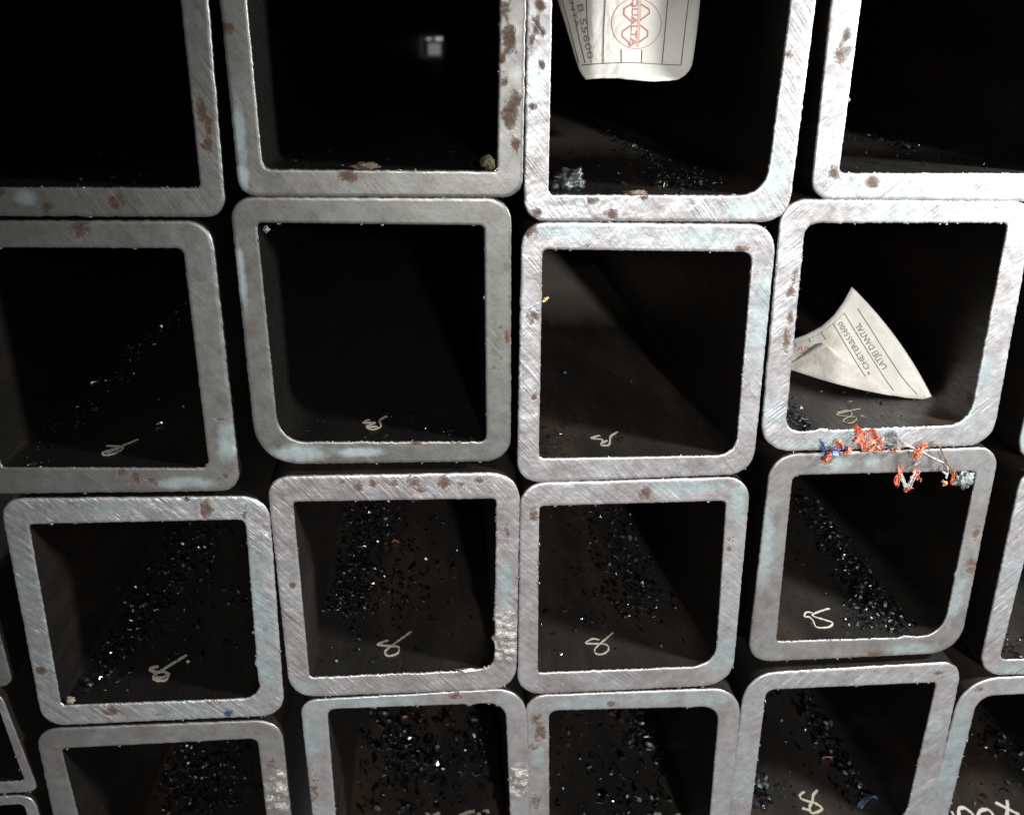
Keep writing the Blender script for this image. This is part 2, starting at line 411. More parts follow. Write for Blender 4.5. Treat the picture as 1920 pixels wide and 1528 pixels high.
SQ = 36
tube('A1', [(-241, -150), (378, -150), (424, 408), (-130, 406)], [(-180, -95), (328, -95), (376, 353), (-80, 352)],
     'dim square steel tube in the corner with a brown rust streak on its right wall', saw=-57, depth=0.8, dull_dim=0.75, burr=0.25,
     rust=[(377, 205, 11, 28), (389, 236, 8, 20), (387, 272, 12, 14), (218, 380, 17, 17), (88, 390, 12, 13), (2, 362, 10, 8), (130, 350, 14, 5)], blue=[(48, 372, 24, 18)])
tube('B1', [(394, -175), (990, -175), (980, 371), (448, 369)], [(450, -125), (940, -125), (932, 322), (492, 318)],
     'tube with a pale blue-grey left wall and brown blotches down its right wall', ro=(36, 36, 34, 30), ri=(9, 9, 6, 17), saw=-50, depth=0.35, dull_dim=0.75, burr=0.2,
     rust=[(423, 56, 12, 13), (655, 331, 24, 12), (947, 20, 13, 16), (955, 75, 12, 22), (944, 150, 9, 16), (966, 185, 10, 16), (956, 215, 15, 24), (967, 272, 11, 17), (938, 110, 8, 8)],
     blue=[(450, 250, 12, 70), (455, 330, 12, 34)])
tube('C1', [(990, -175), (1553, -175), (1478, 417), (982, 415)], [(1037, -125), (1500, -125), (1436, 367), (1028, 366)],
     'tube with a printed white paper label hanging inside its top', lit_paint=0.13, ro=(36, 36, 44, 36), ri=(9, 20, 46, 10), saw=-52, depth=1.0,
     rust=[(1005, 45, 7, 13), (1014, 125, 6, 10), (1000, 200, 7, 6), (996, 80, 5, 8), (1110, 377, 14, 7), (1002, 402, 14, 9), (1146, 402, 12, 10), (1207, 372, 8, 5), (1479, 100, 8, 12), (1012, 10, 8, 9), (1018, 62, 5, 8)],
     blue=[(1455, 330, 30, 60), (1400, 392, 60, 18), (1005, 150, 14, 40)], burr=0.7)
tube('D1', [(1578, -175), (2150, -175), (2030, 380), (1519, 374)], [(1632, -125), (2090, -125), (1985, 326), (1573, 325)],
     'brightest tube, nearly white, with four brown rust spots around its lower left corner', ro=(36, 36, 36, 34), ri=(9, 9, 9, 10), saw=42, depth=0.8, lit_paint=0.06,
     rust=[(1578, 100, 13, 16), (1588, 68, 8, 11), (1563, 323, 14, 13), (1636, 340, 14, 10)])
tube('A2', [(-140, 414), (395, 414), (452, 921), (-45, 927)], [(-90, 464), (343, 466), (392, 878), (2, 877)],
     'dull grey-green tube directly below the dim corner tube with the rust streak', ro=(36, 40, 38, 40), ri=(9, 12, 16, 9), saw=-48, depth=0.45, dull_dim=0.7, burr=0.3,
     rust=[(150, 428, 18, 20), (255, 897, 14, 16), (415, 786, 12, 6), (228, 885, 10, 10), (422, 893, 9, 6), (285, 905, 9, 9)], blue=[(425, 830, 20, 50), (350, 905, 60, 14)])
tube('B2', [(429, 369), (959, 371), (958, 865), (482, 872)], [(481, 418), (908, 423), (912, 829), (523, 829)],
     'very dark tube with a smooth greenish end and big rounded lower left corner', ro=(38, 38, 46, 74), ri=(8, 8, 12, 46), saw=-50, depth=0.3, dull_dim=0.85, burr=0.45,
     rust=[(952, 632, 6, 16), (938, 612, 7, 7), (929, 690, 10, 9), (917, 660, 5, 8), (940, 672, 5, 5), (600, 868, 12, 4), (780, 832, 12, 5), (855, 832, 9, 6)],
     blue=[(560, 850, 70, 20), (680, 848, 60, 10), (452, 520, 10, 60)], rough_in=(0.2, 0.15, 0.5, 0.2))
tube('C2', [(978, 416), (1458, 420), (1412, 889), (969, 906)], [(1017, 468), (1411, 473), (1380, 854), (1010, 860)],
     'tube lit on its upper left inside, directly left of the tube with the torn label', ro=(38, 44, 44, 40), ri=(9, 16, 34, 9), saw=-50, depth=0.9, lit_paint=0.20,
     rust=[(1001, 592, 12, 15), (1001, 744, 9, 10), (988, 432, 14, 16), (1388, 468, 14, 6), (1102, 462, 9, 4)], blue=[(1428, 590, 22, 110), (1060, 437, 60, 18), (1320, 445, 60, 18)],
     notch=[(1378, 785, 7, 6), (1374, 806, 6, 9), (1362, 826, 8, 3)])
tube('D2', [(1466, 373), (1944, 378), (1860, 835), (1424, 848)], [(1510, 418), (1891, 418), (1818, 797), (1472, 811)],
     'bright tube holding a torn folded white paper label', ro=(40, 36, 44, 52), ri=(20, 8, 38, 26), saw=40, depth=0.9, burr=0.9,
     rust=[(1490, 512, 6, 8), (1483, 546, 9, 10), (1487, 530, 5, 8), (1474, 640, 8, 18), (1481, 595, 6, 12)], blue=[(1560, 828, 90, 16), (1815, 780, 20, 26), (1848, 700, 12, 50)],
     notch=[(1538, 803, 9, 14), (1547, 800, 4, 10)], rough_in=(0.45, 0.35, 0.5, 0.3))
tube('E2', [(2002, 430), (2490, 440), (2340, 850), (1902, 868)], [(2048, 475), (2440, 485), (2295, 815), (1950, 826)],
     'tube barely showing a pale sliver at the right edge above the grey gap', saw=40, ro=(40, 40, 40, 44), blue=[(1912, 825, 12, 40)], ns=40, nc=8)
tube('A3', [(-2, 935), (504, 930), (534, 1341), (80, 1361)], [(53, 983), (460, 974), (487, 1309), (114, 1323)],
     'tube with shiny diagonal saw scratches on its right wall, long-tailed chalk 8 inside', ro=(36, 44, 40, 38), ri=(7, 13, 28, 8), saw=-45, depth=1.25,
     rust=[(385, 955, 11, 19), (457, 963, 9, 16), (75, 1258, 14, 13), (208, 1333, 16, 9), (410, 1318, 16, 7), (348, 935, 8, 5), (290, 1340, 12, 6), (495, 1152, 8, 5)],
     blue=[(486, 1140, 22, 110), (500, 1250, 22, 50), (210, 952, 40, 14)], paint=[(428, 1336, 10, 9)], notch=[(481, 1243, 8, 10), (484, 1285, 6, -6)], burr=0.6)
tube('B3', [(499, 893), (976, 885), (968, 1291), (544, 1308)], [(549, 941), (931, 935), (928, 1256), (580, 1271)],
     'tube with a rust mottled top wall and torn bright patch at lower right', ro=(36, 50, 44, 44), ri=(6, 7, 24, 7), saw=-50, depth=1.1,
     rust=[(640, 905, 10, 9), (672, 912, 9, 8), (700, 906, 12, 10), (735, 908, 9, 8), (775, 904, 13, 11), (830, 904, 14, 12), (866, 906, 11, 9), (548, 1096, 8, 9), (900, 900, 10, 7), (950, 1000, 8, 20), (790, 918, 9, 6)],
     blue=[(948, 1100, 16, 60), (560, 1290, 30, 16)], torn=[(948, 1195, 26, 48)], notch=[(927, 1199, 7, 14), (927, 1150, 20, 4), (905, 1252, 30, 6)], burr=0.8, rough_in=(0.25, 0.5, 0.5, 0.2))
tube('C3', [(976, 906), (1409, 893), (1373, 1284), (970, 1303)], [(1011, 949), (1362, 939), (1342, 1249), (1008, 1262)],
     'pinkish tube with one brown spot on its top wall and blue-grey lower right corner', ro=(38, 42, 50, 40), ri=(7, 8, 40, 7), saw=-40, depth=0.75,
     rust=[(1210, 924, 13, 15), (1002, 964, 8, 14), (1370, 1012, 7, 10), (1366, 1030, 6, 7), (1010, 1090, 4, 60)], blue=[(1352, 1225, 30, 44), (1290, 912, 80, 16), (1385, 940, 18, 50)],
     notch=[(1340, 1186, 6, 7), (1316, 1240, 8, 5)], burr=0.95)
tube('D3', [(1446, 852), (1876, 838), (1798, 1224), (1401, 1242)], [(1486, 891), (1832, 883), (1768, 1194), (1455, 1203)],
     'grey-brown tube below the torn label, orange shreds over its top wall', ro=(40, 34, 52, 40), ri=(12, 8, 44, 7), saw=40, depth=0.35, dull_dim=0.4,
     rust=[(1552, 862, 10, 10), (1820, 1062, 12, 18), (1830, 1000, 8, 12), (1640, 1226, 14, 8)], blue=[(1432, 1030, 20, 90), (1572, 868, 26, 12), (1632, 864, 14, 12), (1788, 1125, 18, 50), (1710, 1215, 50, 16)],
     notch=[(1788, 1078, 6, 7), (1700, 1197, 12, 7), (1716, 1190, 6, 4)], burr=0.6)
tube('E3', [(1918, 875), (2340, 870), (2215, 1255), (1833, 1267)], [(1953, 922), (2290, 915), (2175, 1226), (1874, 1238)],
     'pale tube at the right edge with slanting saw marks beside the grey gap', ro=(34, 36, 36, 42), ri=(8, 8, 8, 12), saw=48, depth=1.1, rust=[(1902, 1012, 9, 7)], blue=[(1895, 1250, 30, 14)], burr=0.8, ns=60)
tube('L3', [(-238, 1108), (-26, 1096), (25, 1286), (-165, 1295)], [(-215, 1128), (-50, 1118), (-6, 1264), (-145, 1272)],
     'small thin tube at the left edge, yellowish corner only, uppermost of the thin ones', ro=(20, 20, 20, 20), ri=(5, 5, 5, 5), saw=-50, dull_dim=0.6, rust=[(0, 1205, 10, 8)], ns=36, nc=7)
tube('L4', [(-205, 1306), (0, 1297), (72, 1484), (-130, 1494)], [(-180, 1328), (-6, 1318), (46, 1464), (-105, 1474)],
     'small thin-walled tube at the left edge between two other thin ones', ro=(20, 22, 18, 20), ri=(5, 5, 5, 5), saw=-50, depth=0.9, paint=[(41, 1458, 5, 10)], rust=[(30, 1345, 6, 9)], ns=40, nc=7)
tube('L5', [(-122, 1498), (62, 1490), (120, 1690), (-65, 1698)], [(-100, 1516), (44, 1507), (95, 1670), (-45, 1678)],
     'small thin-walled tube in the lower left corner, only its top edge showing', ro=(20, 24, 20, 20), ri=(5, 8, 5, 5), saw=-50, ns=36, nc=7)
tube('A4', [(64, 1367), (527, 1349), (568, 1745), (150, 1762)], [(114, 1403), (483, 1384), (520, 1710), (195, 1722)],
     'brownish tube in the bottom row with a blue paint fleck on its left wall', ro=(36, 40, 40, 40), ri=(9, 14, 12, 9), saw=-35, depth=0.25, dull_dim=0.45, torn=[(524, 1488, 26, 48)], paint=[(74, 1437, 8, 15)], rust=[(510, 1440, 14, 20)],
     notch=[(372, 1388, 3, 9)], burr=0.5)
tube('B4', [(562, 1313), (985, 1289), (1003, 1675), (604, 1700)], [(613, 1329), (948, 1317), (962, 1640), (640, 1662)],
     'bottom row tube with a pale blue upper left corner and speckled swarf inside', ro=(26, 50, 40, 40), ri=(15, 30, 10, 9), saw=-35, depth=0.3,
     blue=[(582, 1380, 18, 58), (700, 1312, 110, 12), (940, 1312, 14, 10)], rust=[(852, 1305, 10, 8), (782, 1320, 9, 5), (590, 1480, 12, 40)], torn=[(975, 1465, 18, 32)], notch=[(882, 1318, 8, 8), (893, 1326, 5, 5)], burr=0.7)
tube('C4', [(985, 1304), (1393, 1289), (1353, 1672), (994, 1690)], [(1029, 1332), (1349, 1324), (1322, 1640), (1030, 1655)],
     'bottom row tube with a rust mottled left wall and light blue top wall', ro=(32, 52, 40, 40), ri=(15, 28, 10, 9), saw=38, depth=0.5,
     blue=[(1110, 1315, 80, 14), (1240, 1308, 40, 12), (1335, 1312, 40, 14), (1010, 1420, 14, 26)], rust=[(1004, 1348, 12, 14), (1012, 1375, 10, 16), (1000, 1400, 9, 12), (1148, 1320, 8, 7), (1003, 1500, 10, 18)],
     notch=[(1295, 1322, 6, 4)], burr=0.6)
tube('D4', [(1399, 1263), (1806, 1240), (1730, 1608), (1350, 1622)], [(1437, 1293), (1757, 1279), (1692, 1560), (1402, 1572)],
     'light grey bottom row tube holding bits of blue and orange plastic', ro=(48, 34, 40, 40), ri=(14, 7, 46, 9), saw=45, depth=1.1, rust=[(1758, 1262, 12, 6)], notch=[(1690, 1528, 10, 12), (1728, 1425, 5, 5)], burr=0.9)
tube('E4', [(1806, 1274), (2190, 1255), (2085, 1610), (1715, 1625)], [(1834, 1305), (2150, 1290), (2050, 1580), (1762, 1592)],
     'lower right corner tube with a blue-grey left wall and chalk letters inside', ro=(54, 40, 40, 40), ri=(26, 9, 9, 9), saw=45, depth=0.4, blue=[(1785, 1420, 26, 110)], rust=[(1838, 1292, 20, 8)], burr=0.5,
     notch=[(1828, 1362, 5, 5)])

# ------------------------------------------------------------------ chalk marks on the tube floors (parts of the tubes)
def chalk(key, strokes, w, mat=None, label=None):
    mb = MB(); base = TUBES[key]['base']
    for st in strokes:
        pts2 = catmull(st, 6)
        pts = [floor_pt(key, x, y, 0.00015) for x, y in pts2]
        sd, ww = [], []
        for i, p in enumerate(pts):
            d = pts[min(i + 1, len(pts) - 1)] - pts[max(i - 1, 0)]
            s = Vector((d.y, -d.x, 0))
            s = s.normalized() if s.length > 1e-7 else Vector((1, 0, 0))
            # a stick drawn mark: broader where the stroke runs across the floor
            sd.append(s); ww.append(PXM(w)*0.76*(1.0 + 1.1*abs(s.y))*R.uniform(0.7, 1.25))
        mb.ribbon([p - base for p in pts], sd, ww, Vector((0, 0, 1)), 0.00012)
    o = mb.build('chalk_mark', mat or M_chalk, TUBES[key]['root'])
    if label: o['label'] = label
chalk('B3', [[(771, 1184), (749, 1200), (735, 1210), (722, 1222), (728, 1230), (745, 1225), (747, 1213), (727, 1211), (708, 1208), (728, 1200)]], 4.6)
chalk('A3', [[(350, 1228), (330, 1240), (311, 1252), (300, 1259), (288, 1268), (293, 1275), (310, 1275), (316, 1265), (306, 1259), (292, 1260), (281, 1254), (297, 1249)], [(292, 1270), (304, 1270), (312, 1266)]], 6)
chalk('C3', [[(1149, 1186), (1137, 1197), (1124, 1208), (1115, 1218), (1118, 1226), (1131, 1226), (1141, 1218), (1137, 1209), (1121, 1207), (1098, 1206), (1111, 1198), (1124, 1200)]], 3.4)
chalk('D3', [[(1555, 1141), (1538, 1146), (1523, 1154), (1545, 1162), (1561, 1168), (1553, 1176), (1531, 1176), (1525, 1165), (1517, 1157), (1508, 1156), (1512, 1148), (1523, 1149)]], 3.2, M_chalk_w)
chalk('D4', [[(1533, 1481), (1525, 1490), (1523, 1502), (1518, 1513), (1522, 1524), (1535, 1521), (1541, 1515), (1529, 1506), (1515, 1502), (1502, 1497), (1500, 1490), (1508, 1484)], [(1504, 1515), (1514, 1518), (1522, 1524)]], 5, M_chalk)
chalk('D2', [[(1612, 767), (1592, 771), (1568, 778), (1584, 781), (1604, 783), (1604, 789), (1594, 794), (1582, 792), (1584, 786), (1597, 779), (1590, 770), (1570, 774)]], 2.0, M_chalk_d)
chalk('B2', [[(724, 781), (712, 789), (714, 800), (698, 806), (688, 800), (703, 793), (682, 793), (692, 787)], [(692, 801), (708, 800)]], 5, M_chalk)
chalk('C2', [[(1158, 810), (1145, 819), (1142, 834), (1127, 835), (1129, 825), (1108, 822), (1124, 817)], [(1130, 832), (1138, 826)]], 4.4, M_chalk)
chalk('A2', [[(259, 824), (245, 830), (231, 836), (229, 843), (213, 851), (197, 854), (193, 849), (210, 843), (226, 838), (200, 836)], [(200, 850), (222, 842)]], 5, M_chalk)
chalk('E4', [[(1866, 1504), (1889, 1516), (1911, 1527)], [(1888, 1500), (1889, 1516), (1886, 1540)], [(1835, 1523), (1840, 1519), (1850, 1517), (1858, 1522), (1862, 1530), (1856, 1543), (1842, 1546), (1834, 1536), (1835, 1523)],
             [(1798, 1528), (1798, 1517), (1807, 1514), (1818, 1521), (1825, 1529), (1822, 1545), (1806, 1549), (1797, 1538), (1798, 1528)], [(1784, 1521), (1789, 1530), (1796, 1546)]], 7, M_chalk_w)
chalk('B4', [[(862, 1529), (880, 1522), (890, 1521)], [(894, 1529), (903, 1523), (917, 1520)], [(812, 1530), (824, 1523)], [(800, 1523), (806, 1530)]], 7, M_chalk)
chalk('C4', [[(1215, 1530), (1229, 1525), (1240, 1527)], [(1268, 1529), (1276, 1526)]], 6, M_chalk)

# ------------------------------------------------------------------ swarf lying in the tubes
def chip(mb, p, size, rr, mi):
    """one curled shaving of four strips"""
    d = Vector((rr.uniform(-1, 1), rr.uniform(-1, 1), rr.uniform(-0.12, 0.18))).normalized()
    u = Vector((0, 0, 1)) + Vector((rr.uniform(-0.45, 0.45), rr.uniform(-0.45, 0.45), 0))
    s = d.cross(u).normalized(); u = s.cross(d).normalized()
    ln = size*rr.uniform(0.7, 1.5); w = size*rr.uniform(0.18, 0.42); curl = rr.uniform(-2.2, 2.2)
    vs = []; pos = p + u*abs(curl)*ln*0.08; ang = -curl/2; n = 3; tw = rr.uniform(-0.5, 0.5)
    for i in range(n + 1):
        ww = w*(1 - 0.35*abs(i - 1.5)/1.5)
        sv = (s*math.cos(tw*i) + u*math.sin(tw*i))
        vs += [pos - sv*ww, pos + sv*ww]
        pos = pos + (d*math.cos(ang) + u*math.sin(ang))*ln/n; ang += curl/n
    th = -u*size*0.06
    k = len(vs); vs += [v + th for v in vs]
    fs = []
    for i in range(n):
        a = 2*i
        fs += [(a, a + 1, a + 3, a + 2), (k + a + 1, k + a, k + a + 2, k + a + 3), (a, a + 2, k + a + 2, k + a), (a + 3, a + 1, k + a + 1, k + a + 3)]
    mb.add(vs, fs, mi)
def swarf(key, label, bands, scatter, seed):
    """bands: (px line, spread px, count); scatter: (x0, y0, x1, y1, count) loose chips"""
    rr = random.Random(seed); mb = MB(); T = TUBES[key]; iq = T['iq']
    xl, xr = max(iq[3].x, iq[0].x) + 0.0015, min(iq[2].x, iq[1].x) - 0.0015
    def put(px, py, bright, big=1.0, h=0.0):
        p = floor_pt(key, px, py)
        if not (xl < p.x < xr and 0.002 < p.y < 1.6): return
        mi = 1 if rr.random() < bright*0.6 else 0
        z = rr.uniform(0.0002, 0.0010) + rr.random()*h
        chip(mb, p + Vector((0, 0, z)), rr.choice((0.0009, 0.0013, 0.0018, 0.0025, 0.0033))*big*(1.35 if key in ('B4', 'C4', 'D4', 'E4') else 0.9)*rr.uniform(0.7, 1.2)*(1.0 if mi == 0 else 0.85), rr, mi)
    for line, spread, cnt, bright in bands:
        segs = [(Vector(line[i]), Vector(line[i + 1])) for i in range(len(line) - 1)]
        for _ in range(cnt):
            a, b = rr.choice(segs); q = a.lerp(b, rr.random())
            put(q.x + rr.gauss(0, spread), q.y + rr.gauss(0, spread*0.4), bright, 1.0, 0.0012)
    for x0, y0, x1, y1, cnt, bright in scatter:
        for _ in range(cnt): put(rr.uniform(x0, x1), rr.uniform(y0, y1), bright, 0.9)
    o = mb.build('steel_swarf', [M_chip_d, M_chip_b], None, origin=T['base'] + Vector((0, 0.05, 0.008)))
    tag(o, label, 'metal shavings', 'loose saw shavings on the tube floors', 'stuff')
swarf('B3', 'dense dark steel shavings in a broad heap beside the lit left wall, above a yellow 8', [([(690, 945), (665, 1060), (645, 1150)], 26, 624, 0.10), ([(720, 945), (700, 1150)], 55, 504, 0.06)],
      [(600, 950, 925, 1250, 110, 0.2)], 3)
swarf('A3', 'diagonal dark band of shavings under the scratched tube rim', [([(400, 985), (330, 1070), (250, 1170), (150, 1290)], 28, 624, 0.07)], [(240, 990, 475, 1240, 150, 0.16), (150, 1200, 250, 1300, 30, 0.1)], 4)
swarf('C3', 'loose scatter of glinting shavings inside the pinkish tube', [([(1130, 950), (1190, 1060), (1190, 1150)], 36, 396, 0.16)], [(1015, 950, 1330, 1180, 130, 0.2), (1020, 1150, 1320, 1245, 22, 0.2)], 5)
swarf('D3', 'narrow diagonal ridge of shavings along the wall below the orange shreds', [([(1500, 935), (1560, 1010), (1620, 1090), (1680, 1180)], 15, 744, 0.16), ([(1610, 1120), (1640, 1180)], 20, 144, 0.1)],
      [(1480, 930, 1560, 1010, 40, 0.1), (1470, 1000, 1750, 1190, 40, 0.15)], 6)
swarf('B4', 'fine shavings sprinkled all over the floor above the cut-off chalk strokes', [([(740, 1335), (760, 1400), (780, 1470)], 40, 288, 0.2), ([(900, 1360), (910, 1440)], 22, 72, 0.3)], [(650, 1340, 945, 1530, 210, 0.28)], 7)
swarf('C4', 'shavings in a clump down the middle of the tube with rust mottled wall', [([(1200, 1335), (1225, 1390), (1250, 1440)], 26, 264, 0.25)], [(1040, 1335, 1335, 1530, 150, 0.3), (1150, 1480, 1260, 1530, 40, 0.35)], 8)
swarf('D4', 'shavings mixed with blue and orange plastic in the light grey tube', [([(1525, 1295), (1555, 1350), (1590, 1420), (1640, 1500)], 20, 552, 0.2), ([(1425, 1450), (1430, 1520)], 8, 72, 0.15)], [(1440, 1300, 1700, 1520, 90, 0.25)], 9)
swarf('A4', 'shavings in the brownish tube with a blue fleck', [([(360, 1400), (370, 1460), (370, 1530)], 42, 504, 0.12)], [(290, 1400, 490, 1530, 120, 0.15)], 10)
swarf('E4', 'shavings near the chalk letters in the corner tube', [([(1865, 1315), (1885, 1370), (1905, 1420)], 16, 192, 0.25)], [(1800, 1320, 1925, 1520, 60, 0.22)], 11)
swarf('A2', 'faint diagonal line of shavings in the dull grey-green tube', [([(330, 570), (240, 680), (120, 810)], 20, 312, 0.08)], [(30, 800, 120, 872, 25, 0.15), (150, 600, 380, 860, 40, 0.08)], 12)
swarf('C1', 'clumped wet shavings under the hanging label', [([(1090, 215), (1170, 270), (1260, 320), (1330, 350)], 12, 228, 0.22), ([(1230, 330), (1320, 355)], 25, 108, 0.22)], [(1060, 280, 1400, 362, 70, 0.2)], 13)
swarf('D1', 'thin line of shavings on the floor of the brightest tube', [([(1590, 255), (1660, 262), (1720, 285)], 9, 132, 0.3)], [(1600, 270, 1915, 322, 60, 0.25)], 14)
swarf('D2', 'few loose shavings on the lit floor beneath the torn label', [([(1485, 770), (1500, 805)], 12, 72, 0.2)], [(1480, 690, 1600, 760, 18, 0.35), (1600, 740, 1800, 800, 26, 0.3)], 15)
swarf('C2', 'sparse specks of steel on the upper left lit floor', [], [(1020, 560, 1370, 850, 46, 0.16), (1020, 800, 1060, 856, 22, 0.1)], 16)
swarf('B2', 'sparse shavings in the very dark tube', [], [(540, 780, 900, 825, 22, 0.12)], 17)
swarf('A1', 'few shavings along the floor of the dim corner tube', [], [(100, 285, 360, 350, 26, 0.15)], 18)
swarf('E3', 'small heap of shavings in the pale right edge tube', [], [(1880, 1185, 1925, 1236, 40, 0.3)], 19)
swarf('B1', 'few shavings on the floor of the blotchy tube', [], [(520, 285, 920, 318, 24, 0.08)], 20)

# ------------------------------------------------------------------ paper labels
def sheet(name, rows, depth, thick, mat, parent=None, origin=None):
    """rows of px points (a grid) -> a paper sheet with thickness at its own depth in the tube"""
    nr, nc = len(rows), len(rows[0]); V, Fc = [], []
    for off in (0.0, thick):
        for r in rows:
            for (x, y) in r: V.append(un(x, y, depth(x, y) + off))
    k = nr*nc
    for i in range(nr - 1):
        for j in range(nc - 1):
            a = i*nc + j
            Fc.append((a, a + nc, a + nc + 1, a + 1)); Fc.append((k + a, k + a + 1, k + a + nc + 1, k + a + nc))
    rim = [j for j in range(nc)] + [i*nc + nc - 1 for i in range(1, nr)] + [(nr - 1)*nc + j for j in range(nc - 2, -1, -1)] + [i*nc for i in range(nr - 2, 0, -1)]
    for q in range(len(rim)):
        a, b = rim[q], rim[(q + 1) % len(rim)]; Fc.append((a, b, k + b, k + a))
    o3 = origin or Vector((0, 0, 0))
    return obj(name, [v - o3 for v in V] if parent else V, Fc, mat, parent, True, None if parent else o3)
def strokes(mb, lines, w, depth, mi=0, smooth=4):
    for st in lines:
        p2 = catmull(st, smooth) if smooth > 1 else st
        pts = [un(x, y, depth(x, y) - 0.00010) for x, y in p2]
        sd = []
        for i in range(len(pts)):
            d = pts[min(i + 1, len(pts) - 1)] - pts[max(i - 1, 0)]
            sd.append(Vector((d.z, 0, -d.x)).normalized())
        mb.ribbon(pts, sd, PXM(w), Vector((0, 1, 0)), 0.00003, mi)
def text_on(mb, s, org, along, up, depth, mi=0):
    """built-in font letters laid on the paper: org, along and up are px vectors"""
    cu = bpy.data.curves.new('letters', 'FONT'); cu.body = s; cu.resolution_u = 2; cu.offset = 0.012
    to = bpy.data.objects.new('letters', cu); COL.objects.link(to)
    dg = bpy.context.evaluated_depsgraph_get(); dg.update()
    me = bpy.data.meshes.new_from_object(to.evaluated_get(dg))
    xs = [v.co.x for v in me.vertices]; wmax = max(xs)
    V = []
    for v in me.vertices:
        x, y = v.co.x/wmax, v.co.y/0.72
        px, py = org[0] + along[0]*x + up[0]*y, org[1] + along[1]*x + up[1]*y
        V.append(un(px, py, depth(px, py) - 0.00011))
    mb.add(V, [tuple(p.vertices) for p in me.polygons], mi)
    bpy.data.objects.remove(to); bpy.data.meshes.remove(me); bpy.data.curves.remove(cu)
def interp(tab, v):
    for (a, x), (b, y) in zip(tab, tab[1:]):
        if v <= b: return x + (y - x)*(v - a)/(b - a)
    return tab[-1][1]
# hanging label
LEFT = [(-104, 1016), (-40, 1032), (0, 1045), (40, 1058), (80, 1070), (118, 1081), (135, 1087), (150, 1098)]
RIGHT = [(-104, 1320), (-40, 1317), (0, 1313), (50, 1308), (95, 1302), (122, 1298), (138, 1290), (150, 1272)]
def dep1(x, y):
    c = max(0.0, (1112 - x)/90.0)
    return 0.028 + 0.014*c**1.5 - 0.006*max(0, (y - 100)/50)**2 + 0.004*((x - 1200)/110)**2 + 0.010*max(0, -(y + 40)/60)
rows = []
for i in range(30):
    y = -104 + 254*i/29
    a, b = interp(LEFT, y), interp(RIGHT, y)
    r = []
    for j in range(33):
        u = j/32; x = a + (b - a)*u
        yy = y + (-3.0*math.sin(u*math.pi*2.0)*(max(0, y - 60)/90)) + (1.2*noise.noise(Vector((x*0.06, 0, 4))) if i == 29 else 0)
        r.append((x, yy))
    rows.append(r)
o1 = un(1180, -90, 0.05)
tagged = bpy.data.objects.new('paper_label', None); COL.objects.link(tagged); tagged.location = o1
tag(tagged, 'white paper label with a red round emblem hanging in the tube mouth at the top', 'label', 'paper labels in the tubes')
sheet('paper_sheet', rows, dep1, 0.00025, M_paper, tagged, o1)
mb = MB()
strokes(mb, [[(1054, 0), (1068, 50), (1085, 119)], [(1060, -60), (1072, 0), (1083, 60), (1097, 119)], [(1098, -60), (1099.5, 0), (1102, 60), (1109, 119)], [(1136, -60), (1135, 0), (1132, 60), (1131, 120)],
             [(1258, -60), (1252, 0), (1247, 60), (1241, 121)], [(1297, -60), (1291, 0), (1284, 60), (1277, 122)], [(1165, 93), (1165, 118)], [(1203.5, 94), (1203, 119)],
             [(1090, 123), (1110, 121), (1160, 118.5), (1200, 119), (1240, 121.5), (1277, 123)]], 1.7, dep1)
strokes(mb, [[(1193.5 + 46.5*math.cos(a*math.pi/18), 45 + 47*math.sin(a*math.pi/18)) for a in range(-18 + 0, 19)]], 1.1, dep1, 1, 1)
HEX = [[(1186, 7), (1171, 17), (1170, 28), (1183, 40.6)], [(1182.5, 49), (1167.5, 59.5), (1167, 69), (1179, 80), (1181, 88)],
       [(1202, 8.5), (1217, 18), (1218, 25.5), (1201, 38.6)], [(1201, 48), (1214.6, 59.5), (1214, 69), (1198, 80)]]
strokes(mb, HEX, 2.8, dep1, 1, 1)
strokes(mb, [[(1199.5, -3), (1198, 40), (1195, 88)]], 4.5, dep1, 2, 1)
strokes(mb, [[(1187, -3), (1185, 40), (1182, 88)], [(1202, -3), (1200.5, 40), (1197, 90)]], 0.9, dep1, 1, 1)
text_on(mb, 'QUALTA', (1186, -4), (-3.5, 92), (11, 0), dep1, 1)
text_on(mb, 'B 55600', (1081, 8), (21, 104), (12, -2), dep1, 3)
text_on(mb, 'DANTA', (1058, -30), (22, 84), (8, -2), dep1, 3)
obj('printed_form', [v - o1 for v in mb.v], mb.f, [M_ink, M_red, M_pink, M_grey], tagged, False, None, mb.m)

# torn label lying against the floor
def dep2(x, y):
    f = min(1.0, max(0.0, (x - 1440)/310)); q = max(0.0, min(1.0, (750 - y)/212))
    return 0.060 + 0.016*max(0.0, (1575 - x)/110)**1.6 - 0.031*f + 0.010*q*q + 0.0012*noise.noise(Vector((x*0.02, y*0.02, 1)))
TOP = [(0, (1460, 645)), (0.12, (1484, 637)), (0.30, (1512, 627)), (0.5, (1540, 612)), (0.7, (1563, 592)), (0.86, (1582, 566)), (1.0, (1597, 538))]
BOT = [(0, (1460, 690)), (0.12, (1490, 694)), (0.30, (1545, 710)), (0.5, (1600, 725)), (0.7, (1655, 738)), (0.86, (1700, 746)), (1.0, (1750, 750))]
def tab2(tab, u):
    for (a, p), (b, q) in zip(tab, tab[1:]):
        if u <= b:
            w = (u - a)/(b - a); return (p[0] + (q[0] - p[0])*w, p[1] + (q[1] - p[1])*w)
    return tab[-1][1]
rows = []
for i in range(25):
    v = i/24; r = []
    for j in range(29):
        u = j/28; a, b = tab2(TOP, u), tab2(BOT, u)
        bow = 4*v*(1 - v)
        r.append((a[0] + (b[0] - a[0])*v + 10*bow*u*u + (2*math.sin(u*3) if j < 27 else 0)*bow, a[1] + (b[1] - a[1])*v - 6*bow*u*u))
    rows.append(r)
